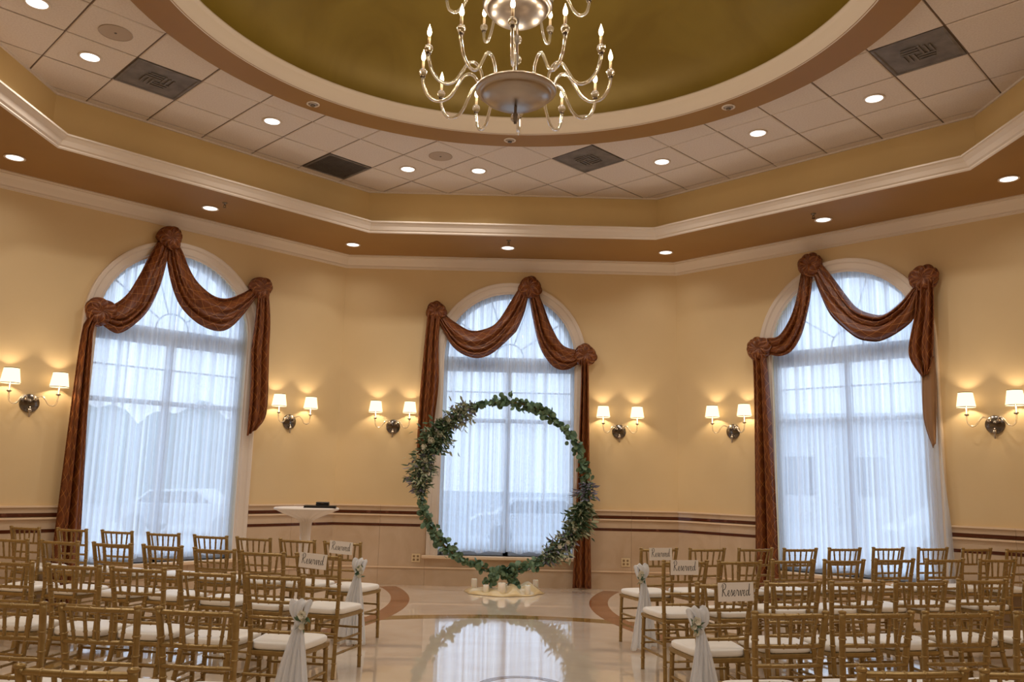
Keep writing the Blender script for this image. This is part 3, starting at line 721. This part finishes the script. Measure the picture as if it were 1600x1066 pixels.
def gold_cloth():
    rnd = random.Random(9); n, m = 72, 14; v = [(0, 0, .05)]; uv = []
    for i in range(1, m+1):
        u = i/m
        for j in range(n):
            a = 2*PI*j/n; R = u*(1+.05*math.sin(3*a)+.04*math.sin(7*a+1)); x, y = .50*R*math.cos(a), .34*R*math.sin(a)
            h = .02 + .03*(1-u)**.6 + .03*abs(math.sin(5*a+6*u))*u*(1.1-u)*2 + .014*math.sin(11*a+4*u)*u + .07*math.exp(-((x-.16)**2/.03+(y-.0)**2/.05))*(.6+.4*math.sin(20*x+3*y)) + .07*math.exp(-((x-.33)**2+(y-.05)**2)/.012) + .016*math.sin(26*x+9*y)*math.sin(PI*u)
            for qx, qy in ((-.225, -.12), (-.025, -.17), (.30, -.20)): h = .010 + (h-.010)*(1-math.exp(-((x-qx)**2+(y-qy)**2)/.006))
            if u > .9: h *= (1-u)*9+.1
            v.append((x, y, max(h, .010 if u < .97 else .004)))
    f = [(0, 1+j, 1+(j+1) % n) for j in range(n)] + [(1+(i-1)*n+j, 1+(i-1)*n+(j+1) % n, 1+i*n+(j+1) % n, 1+i*n+j) for i in range(1, m) for j in range(n)]
    f = [tuple(q) if len(q) == 3 else (q[0], q[3], q[2], q[1]) for q in f]
    o = obj('gold_cloth', v, f, 'gold_satin', None, True); o.location = (-.01, 5.1, 0); solid(o, .003)
    tag(o, 'crumpled gold satin cloth spread under the flower hoop', 'cloth')
gold_cloth()
for x, y, h, r, z0, lb in ((-.40, 5.40, .135, .038, 0, 'tall white pillar candle at the left back of the gold cloth'), (-.235, 4.98, .10, .036, .0125, 'short white pillar candle at the left front of the gold cloth'), (-.035, 4.93, .135, .048, .0125, 'wide white pillar candle in the middle of the gold cloth'), (.29, 4.90, .115, .038, .0125, 'white pillar candle at the right front of the gold cloth'), (.41, 5.42, .135, .036, 0, 'tall white pillar candle at the right back of the gold cloth')):
    o = thing('pillar_candle', lb, 'candle', (x, y, z0), 0, 'white pillar candles')
    MB().lathe([(.002, 0), (r*.96, 0), (r, .004), (r, h-.004), (r*.93, h), (r*.6, h-.006), (.002, h-.008)], 24).build('wax', 'wax', o, True)
    MB().tube([(0, 0, h-.01), (.001, 0, h+.004), (.003, 0, h+.012)], .0014, 6).build('wick', 'ink_black', o)

# ------------------------------------------------------------------ cocktail table
def cocktail_table():
    c = (-2.17, 3.30); o = thing('cocktail_table', 'tall round cocktail table in white stretch cover by the wall', 'table', (c[0], c[1], 0))
    H = 1.09; R = .345
    MB().lathe([(.003, H), (R-.012, H), (R, H-.006), (R, H-.02), (R-.01, H-.026), (.003, H-.026)], 48).build('tabletop', 'linen_white', o, True)
    n = 72; rings = []
    for r, z, a in ((R-.005, H-.022, 0), (.25, H-.06, .010), (.15, H-.095, .018), (.085, H-.125, .014), (.06, H-.16, .006), (.056, H-.3, .001), (.055, .5, .001), (.06, .25, .002), (.10, .10, .006), (.2, .03, .004), (.235, .012, 0)):
        rings.append([((r+a*math.sin(18*2*PI*j/n/1.0+z*8))*math.cos(2*PI*j/n), (r+a*math.sin(18*2*PI*j/n+z*8))*math.sin(2*PI*j/n), z) for j in range(n)])
    MB().loft(rings, True).build('stretch_cover', 'linen_white', o, True)
    MB().lathe([(.003, 0), (.25, 0), (.25, .012), (.003, .016)], 32).build('foot', 'linen_white', o, True)
    b = thing('binder', 'black binder lying flat on the cocktail table', 'binder', (c[0]+.15, c[1]-.02, H), .15)
    MB().box(-.17, .17, -.12, .12, 0, .004).build('back_cover', 'black_leather', b); MB().box(-.165, .165, -.115, .115, .0042, .020).build('pages', 'black_leather', b); MB().box(-.17, .17, -.12, .12, .0202, .0245, .001).build('front_cover', 'black_leather', b)
    k = thing('black_case', 'small black case resting on the black binder', 'case', (c[0]+.17, c[1]+.0, H+.0247), .1)
    MB().box(-.07, .07, -.045, .045, 0, .020, .006).build('case_bottom', 'black_leather', k); MB().box(-.07, .07, -.045, .045, .0205, .036, .006).build('case_lid', 'black_leather', k); MB().box(-.012, .012, -.049, -.044, .014, .026).build('clasp', 'rod_metal', k)
cocktail_table()

# ------------------------------------------------------------------ gold chiavari chairs
ZT, SEAT = .865, .425
def bamboo(mb, pts, r, rings, n=8):
    P = resample(catmull(pts, 6), 25); rad = []
    mb.tube(P, r, n)
    for u in rings:
        i = u*24; k = int(i); p = P[k].lerp(P[min(k+1, 24)], i-k); d = (P[min(k+1, 24)]-P[max(k-1, 0)]).normalized()
        mb.tube([p-d*.005, p-d*.002, p+d*.002, p+d*.005], [r, r*1.25, r*1.25, r], n, False)
def make_chair():
    o = thing('chiavari_chair', 'gold chiavari chair', 'chair')
    yb = -.0       # origin under the top rail's rear posts at floor level
    def post(sg):
        mb = MB(); bamboo(mb, [(sg*.185, -.035, 0), (sg*.165, .02, .22), (sg*.152, .055, SEAT), (sg*.160, .045, .62), (sg*.175, 0, ZT-.01)], .0155, (.12, .27, .47, .55, .66, .76, .86))
        mb.lathe([(.0155, ZT-.012), (.019, ZT-.006), (.017, ZT), (.003, ZT+.004)], 10, (sg*.1755, 0, 0)); return mb
    for sg in (-1, 1):
        post(sg).build('rear_leg', 'chair_gold', o, True)
        mb = MB(); bamboo(mb, [(sg*.19, .40, 0), (sg*.186, .40, .2), (sg*.18, .395, SEAT)], .0155, (.2, .45, .7, .9)); mb.build('front_leg', 'chair_gold', o, True)
    def xat(z):
        t = (z-SEAT)/(ZT-SEAT); return .152+.023*t**1.2, .055-.055*t**1.25
    rails = ((ZT-.022, .012), (.705, .0105), (.615, .0098), (.535, .0098))
    for z, r in rails:
        x, y = xat(z); mb = MB(); bamboo(mb, [(-x, y, z), (0, y-.012, z), (x, y, z)], r, (.2, .4, .6, .8)); mb.build('back_rail', 'chair_gold', o, True)
    for k in range(5):
        u = (k-2)/2.7; x0, y0 = xat(.705); x1, y1 = xat(ZT-.022)
        mb = MB(); bamboo(mb, [(u*x0*.88, y0-.01, .705), (u*x1, y1-.009, ZT-.022)], .0078, (.33, .67), 6); mb.build('spindle', 'chair_gold', o, True)
    # seat frame (trapezoid) and cushion
    def outl(i, z): return [(-.152+i, .055+i, z), (.152-i, .055+i, z), (.192-i, .405-i, z), (-.192+i, .405-i, z)]
    mb = MB(); mb.loft([outl(.0, SEAT-.03), outl(-.006, SEAT-.02), outl(-.006, SEAT-.004), outl(.0, SEAT)], True, True); mb.build('seat_frame', 'chair_gold', o)
    rings = []; n = 40
    for sc, z in ((.95, .0005), (1.0, .008), (1.02, .022), (1.01, .036), (.97, .043), (.85, .048), (.5, .052), (.02, .053)):
        r = []
        for j in range(n):
            a = 2*PI*j/n; e = 5.5; cx = abs(math.cos(a))**(2/e)*math.copysign(1, math.cos(a)); cy = abs(math.sin(a))**(2/e)*math.copysign(1, math.sin(a))
            yy = .238+cy*.182*sc; hw = (.166+.036*(yy-.055)/.35); r.append((cx*hw*sc, yy, SEAT+z))
        rings.append(r)
    MB().loft(rings, True, True).build('seat_cushion', 'cushion_ivory', o, True)
    for z in (.16, .25):
        for sg in (-1, 1):
            mb = MB(); bamboo(mb, [(sg*(.17+.0), .005+.012*(z > .2), z), (sg*.187, .40, z)], .0088, (.33, .67), 6); mb.build('side_stretcher', 'chair_gold', o, True)
    for z, y, x in ((.20, .40, .186), (.29, .40, .184)):
        mb = MB(); bamboo(mb, [(-x, y, z), (x, y, z)], .0088, (.33, .67), 6); mb.build('front_stretcher', 'chair_gold', o, True)
    for z in (.13, .30):
        mb = MB(); bamboo(mb, [(-.168, .015, z), (.168, .015, z)], .0088, (.33, .67), 6); mb.build('rear_stretcher', 'chair_gold', o, True)
    return o
proto = make_chair(); proto_parts = list(proto.children); first = [True]
def place_chair(p, ang, label):
    if first[0]: o = proto; first[0] = False
    else:
        o = proto.copy(); col.objects.link(o)
        for c in proto_parts: q = c.copy(); col.objects.link(q); q.parent = o
    o.location = (p[0], p[1], 0); o.rotation_euler = (0, 0, math.radians(ang)); tag(o, label, 'chair', 'gold chiavari chairs in rows'); return o
ROWS = {
 'L1': (-17, [(-4.83, 2.67), (-4.31, 2.57), (-3.79, 2.41), (-3.28, 2.26), (-2.76, 2.06), (-2.32, 1.93), (-1.89, 1.81), (-1.45, 1.64)]),
 'L2': (-15, [(-4.14, 1.24), (-3.67, 1.13), (-3.19, 1.02), (-2.74, .91), (-2.26, .72), (-1.84, .55), (-1.40, .45)]),
 'L3': (-10, [(-3.16, -.46), (-2.68, -.58), (-2.25, -.66), (-1.79, -.79), (-1.36, -.87)]),
 'L4': (-6, [(-2.22, -2.06), (-1.78, -2.12), (-1.34, -2.16)]),
 'L5': (-4, [(-1.735, -3.24), (-1.295, -3.27)]),
 'R1': (17, [(1.36, 1.70), (1.82, 1.82), (2.30, 1.96), (2.75, 2.06), (3.24, 2.24), (3.74, 2.42), (4.24, 2.54), (4.70, 2.58), (5.14, 2.58)]),
 'R2': (12, [(1.35, .57), (1.79, .67), (2.26, .84), (2.71, .95), (3.20, 1.13), (3.68, 1.25), (4.19, 1.36)]),
 'R3': (10, [(1.29, -.80), (1.75, -.64), (2.18, -.56), (2.62, -.47), (3.11, -.30), (3.58, -.24)]),
 'R4': (8, [(1.31, -1.88), (1.74, -1.82), (2.16, -1.76), (2.63, -1.71)]),
 'R5': (5, [(1.31, -3.05), (1.72, -3.03)]),
}
ORD = ['aisle-end', 'second', 'third', 'fourth', 'fifth', 'sixth', 'seventh', 'eighth', 'ninth']
RN = {'1': 'front', '2': 'second', '3': 'third', '4': 'fourth', '5': 'nearest'}
AISLE = {}
for k, (ang, pts) in ROWS.items():
    side = 'left' if k[0] == 'L' else 'right'; seq = pts[::-1] if k[0] == 'L' else pts
    for i, p in enumerate(seq):
        row = RN[k[1]]
        if i == 0: lb = 'gold chiavari chair at the aisle end of the %s row of the %s block' % (row, side)
        else: lb = 'gold chiavari chair, %s from the aisle in the %s row of the %s block' % (ORD[i], row, side)
        o = place_chair(p, ang, lb)
        if i == 0: AISLE[k] = (p, math.radians(ang))

# reserved signs with hand-lettered script
GLY = {'R': ([[(.55, 2.0), (.38, 1.0), (.2, 0)], [(.0, 1.55), (.35, 2.1), (1.0, 2.2), (1.3, 1.8), (1.0, 1.25), (.45, 1.02), (.8, .6), (1.15, .08), (1.5, .12), (1.75, .42)]], 1.72),
 'e': ([[(0, .42), (.45, .55), (.6, .9), (.36, 1.02), (.14, .55), (.3, .05), (.58, .06), (.85, .42)]], .84), 's': ([[(0, .4), (.3, .9), (.38, 1.12), (.52, .6), (.48, .12), (.18, .06), (.5, .1), (.8, .42)]], .79),
 'r': ([[(0, .42), (.25, 1.0), (.34, 1.12), (.42, .92), (.66, .92), (.6, .4), (.74, .05), (1.0, .42)]], .98), 'v': ([[(0, .42), (.2, .95), (.32, .9), (.4, .12), (.5, .05), (.74, .6), (.8, 1.02), (1.08, .85)]], 1.0),
 'd': ([[(.75, .9), (.4, 1.0), (.12, .55), (.25, .05), (.55, .2), (.85, 1.0), (1.15, 2.15), (.98, 1.2), (.85, .4), (.95, .05), (1.3, .35)]], 1.3)}
def lettering(parent, width):
    mb = MB(); x = 0; word = 'Reserved'; tot = sum(GLY[c][1] for c in word); sc = width/tot; wv = .0015
    for c in word:
        for st in GLY[c][0]:
            P = catmull([((px+x)*sc, 0, py*sc*1.5) for px, py in st], 6)
            A, B = [], []
            for i, p in enumerate(P):
                d = (P[min(i+1, len(P)-1)]-P[max(i-1, 0)]); d = Vector((d.x, 0, d.z)); d = d.normalized() if d.length > 1e-9 else Vector((1, 0, 0))
                nn = Vector((-d.z, 0, d.x)); k = wv*(1.35 if d.z < -.3 else .8); A.append(p+nn*k); B.append(p-nn*k)
            mb.loft([[(p.x, 0, p.z) for p in A], [(p.x, 0, p.z) for p in B]], False)
        x += GLY[c][1]
    o = mb.build('lettering', 'ink_black', parent); return o, tot*sc
for k, dx, lb, tilt in (('L1', .0, 'white card lettered Reserved on the front left row aisle chair', .05), ('L2', -.03, 'white card lettered Reserved on the second left row aisle chair', .06), ('R1', .0, 'white card lettered Reserved on the front right row aisle chair', 0.), ('R2', -.02, 'white card lettered Reserved on the second right row aisle chair', .0), ('R3', .055, 'white card lettered Reserved on the third right row aisle chair, nearest card', -.02)):
    p, a = AISLE[k]; cs, sn = math.cos(a), math.sin(a); off = -.028
    o = thing('reserved_sign', lb, 'sign', (p[0]+dx*cs-off*sn, p[1]+dx*sn+off*cs, ZT-.105), a, 'reserved cards on the aisle chairs')
    o.rotation_euler = (0, tilt, a)
    cd_ = MB().box(-.112, .112, -.001, .001, 0, .108).build('card', 'card_white', o)
    t, tw = lettering(cd_, .182); t.location = (-tw/2, -.0016, .030)
    MB().tube([(-.05, 0, .09), (-.05, .03, .1), (-.05, .034, .08)], .0012, 5).tube([(.05, 0, .09), (.05, .03, .1), (.05, .034, .08)], .0012, 5).build('string', 'linen_white', o)

# tulle bows with a posy on the aisle chairs
def tulle(k, sg, label, seed):
    rnd = random.Random(seed); p, a = AISLE[k]; cs, sn = math.cos(a), math.sin(a); lx, ly = sg*.172, .01
    o = thing('tulle_bow', label, 'bow', (p[0]+lx*cs-ly*sn, p[1]+lx*sn+ly*cs, 0), a, 'tulle bows on the aisle chairs')
    def ribbon(name, path, wid, rip, ph):
        P = resample(catmull(path, 8), 26); K = 15; v = []
        for i, c in enumerate(P):
            u = i/25; w = wid[0]+(wid[1]-wid[0])*min(u*1.6, 1)+(wid[2]-wid[1])*max(u*1.6-1, 0)/.6
            for j in range(K):
                t = j/(K-1)-.5; v.append((c.x+t*w, c.y+rip*math.sin(2*PI*3*t+ph+2*u)*min(1, .3+u), c.z+.01*math.cos(2*PI*2*t+ph)))
        solid(obj(name, v, grid_faces(26, K), 'tulle', o, True), .002)
    zk = .60
    ribbon('tail', [(0, -.03, zk), (-.01, -.055, zk-.1), (-.035, -.075, .3), (-.055, -.08, .02)], (.045, .13, .17), .02, rnd.uniform(0, 6))
    ribbon('tail', [(0, -.025, zk), (.015, -.045, zk-.1), (.035, -.06, .3), (.05, -.065, .03)], (.045, .12, .16), .02, rnd.uniform(0, 6))
    ribbon('loop', [(0, -.02, zk), (-sg*.012, -.045, zk+.05), (-sg*.008, -.04, zk+.10), (sg*.004, -.01, zk+.125), (.0, .02, zk+.09), (0, .022, zk)], (.045, .13, .04), .014, rnd.uniform(0, 6))
    MB().sphere((0, -.03, zk), .026, 12, 8, (1, .9, 1.1)).build('knot', 'tulle', o, True)
    for dx, dz, r in ((.028, .03, .026), (.045, .0, .02), (.03, -.035, .018)):
        mb = MB(); c = Vector((sg*dx, -.05, zk+.02+dz))
        mb.sphere(tuple(c), r*.6, 10, 6)
        for L_ in range(2):
            for j in range(5):
                t = 2*PI*(j+.5*L_)/5; d = Vector((math.cos(t)*(.6+.4*L_), -.8+.5*L_, math.sin(t)*(.6+.4*L_))).normalized(); sd = d.cross(Vector((0, 1, 0))).normalized()
                mb.add([c-sd*r*.3, c+sd*r*.3, c+d*r*.95+sd*r*.5, c+d*r*1.15, c+d*r*.95-sd*r*.5], [(0, 1, 2, 3, 4)])
        mb.build('rose', 'flower_white', o, True)
    mb = MB()
    for q in range(16): lance_leaf(mb, Vector((sg*.03+rnd.gauss(0, .012), -.045, zk+.02+rnd.gauss(0, .02))), Vector((rnd.uniform(-1, 1), rnd.uniform(-1, .1), rnd.uniform(-1, 1))), rnd.uniform(.035, .06), .008, rnd)
    mb.build('posy_leaves', 'leaf_euc', o, True)
tulle('L1', 1, 'white tulle bow with rose posy on the front left row aisle chair', 1)
tulle('L3', 1, 'long white tulle bow with rose posy on the third left row aisle chair', 2)
tulle('R1', -1, 'white tulle bow with rose posy on the front right row aisle chair', 3)
tulle('R3', -1, 'long white tulle bow with rose posy on the third right row aisle chair', 4)

# ------------------------------------------------------------------ outside
struct(MB().box(-70, 70, 6.2, 120, -.6, -.5).build('ground', 'asphalt'))
def hedgerow():
    rnd = random.Random(4); n = 120; rows = []
    for k in range(10):
        a = PI*k/9; rows.append([])
        for i in range(n+1):
            x = -64+54*i/n; h = 5.6+.5*math.sin(x*.9)+.35*math.sin(x*2.3+1)+rnd.uniform(-.12, .12); d = 2.6+.4*math.sin(x*1.3)
            rows[-1].append((x, 46-d*math.cos(a)*(1+rnd.uniform(-.06, .06)), -.5+h*math.sin(a)**.6+(rnd.uniform(-.12, .12) if 0 < k < 9 else 0)))
    o = MB().loft(rows, False).build('hedgerow', 'tree_leaf', None, True); tag(o, 'long hedgerow dimly seen beyond the car park through the left window', 'hedge')
hedgerow()
def car(x, y, rz, m, label):
    o = thing('car', label, 'car', (x, y, -.5), rz, 'cars parked outside the windows')
    prof = [(-2.2, .35), (-2.2, .75), (-2.0, .9), (-1.5, .95), (-1.0, 1.38), (.5, 1.42), (1.15, .98), (2.0, .82), (2.2, .6), (2.2, .35)]
    MB().loft([[(px, yy*(.86 if pz > 1.1 else 1), pz) for px, pz in prof] for yy in (-.85, .85)], True, True).build('body', m, o)
    for yy in (-.80, .80): MB().loft([[(px, yy+q, pz) for px, pz in ((-1.35, .98), (-.95, 1.32), (.45, 1.35), (.95, 1.0))] for q in (-.05, .05)], True, True).build('window', 'car_glass', o)
    for px in (-1.35, 1.35):
        for yy in (-.82, .82):
            q = MB(); q.loft([[(px+.32*math.cos(2*PI*k/16), yy+d, .32+.32*math.sin(2*PI*k/16)) for k in range(16)] for d in (-.1, .1)], True, True); q.build('wheel', 'tyre', o)
car(-13.5, 16, .1, 'car_dark', 'dark car dimly seen through the left window'); car(-10.0, 21, .0, 'car_silver', 'silver car dimly seen at the right of the left window')
car(1.2, 19, .05, 'car_silver', 'silver car dimly seen low in the centre window'); car(13.2, 18, -.1, 'car_silver', 'silver car dimly seen through the right window')
def building():
    o = thing('building', 'pale flat-roofed building dimly seen through the right window', 'building', (24, 40, -.5), -.4)
    MB().box(-14, 14, 0, 10, 0, 5.6).build('wall', 'ext_wall', o); MB().box(-14.3, 14.3, -.3, 10.3, 5.6, 6.1).build('roof_parapet', 'frame_grey', o)
    for k in range(7): MB().box(-12+k*3.7, -10.2+k*3.7, -.05, .02, 1.4, 3.6).build('window', 'car_glass', o)
building()
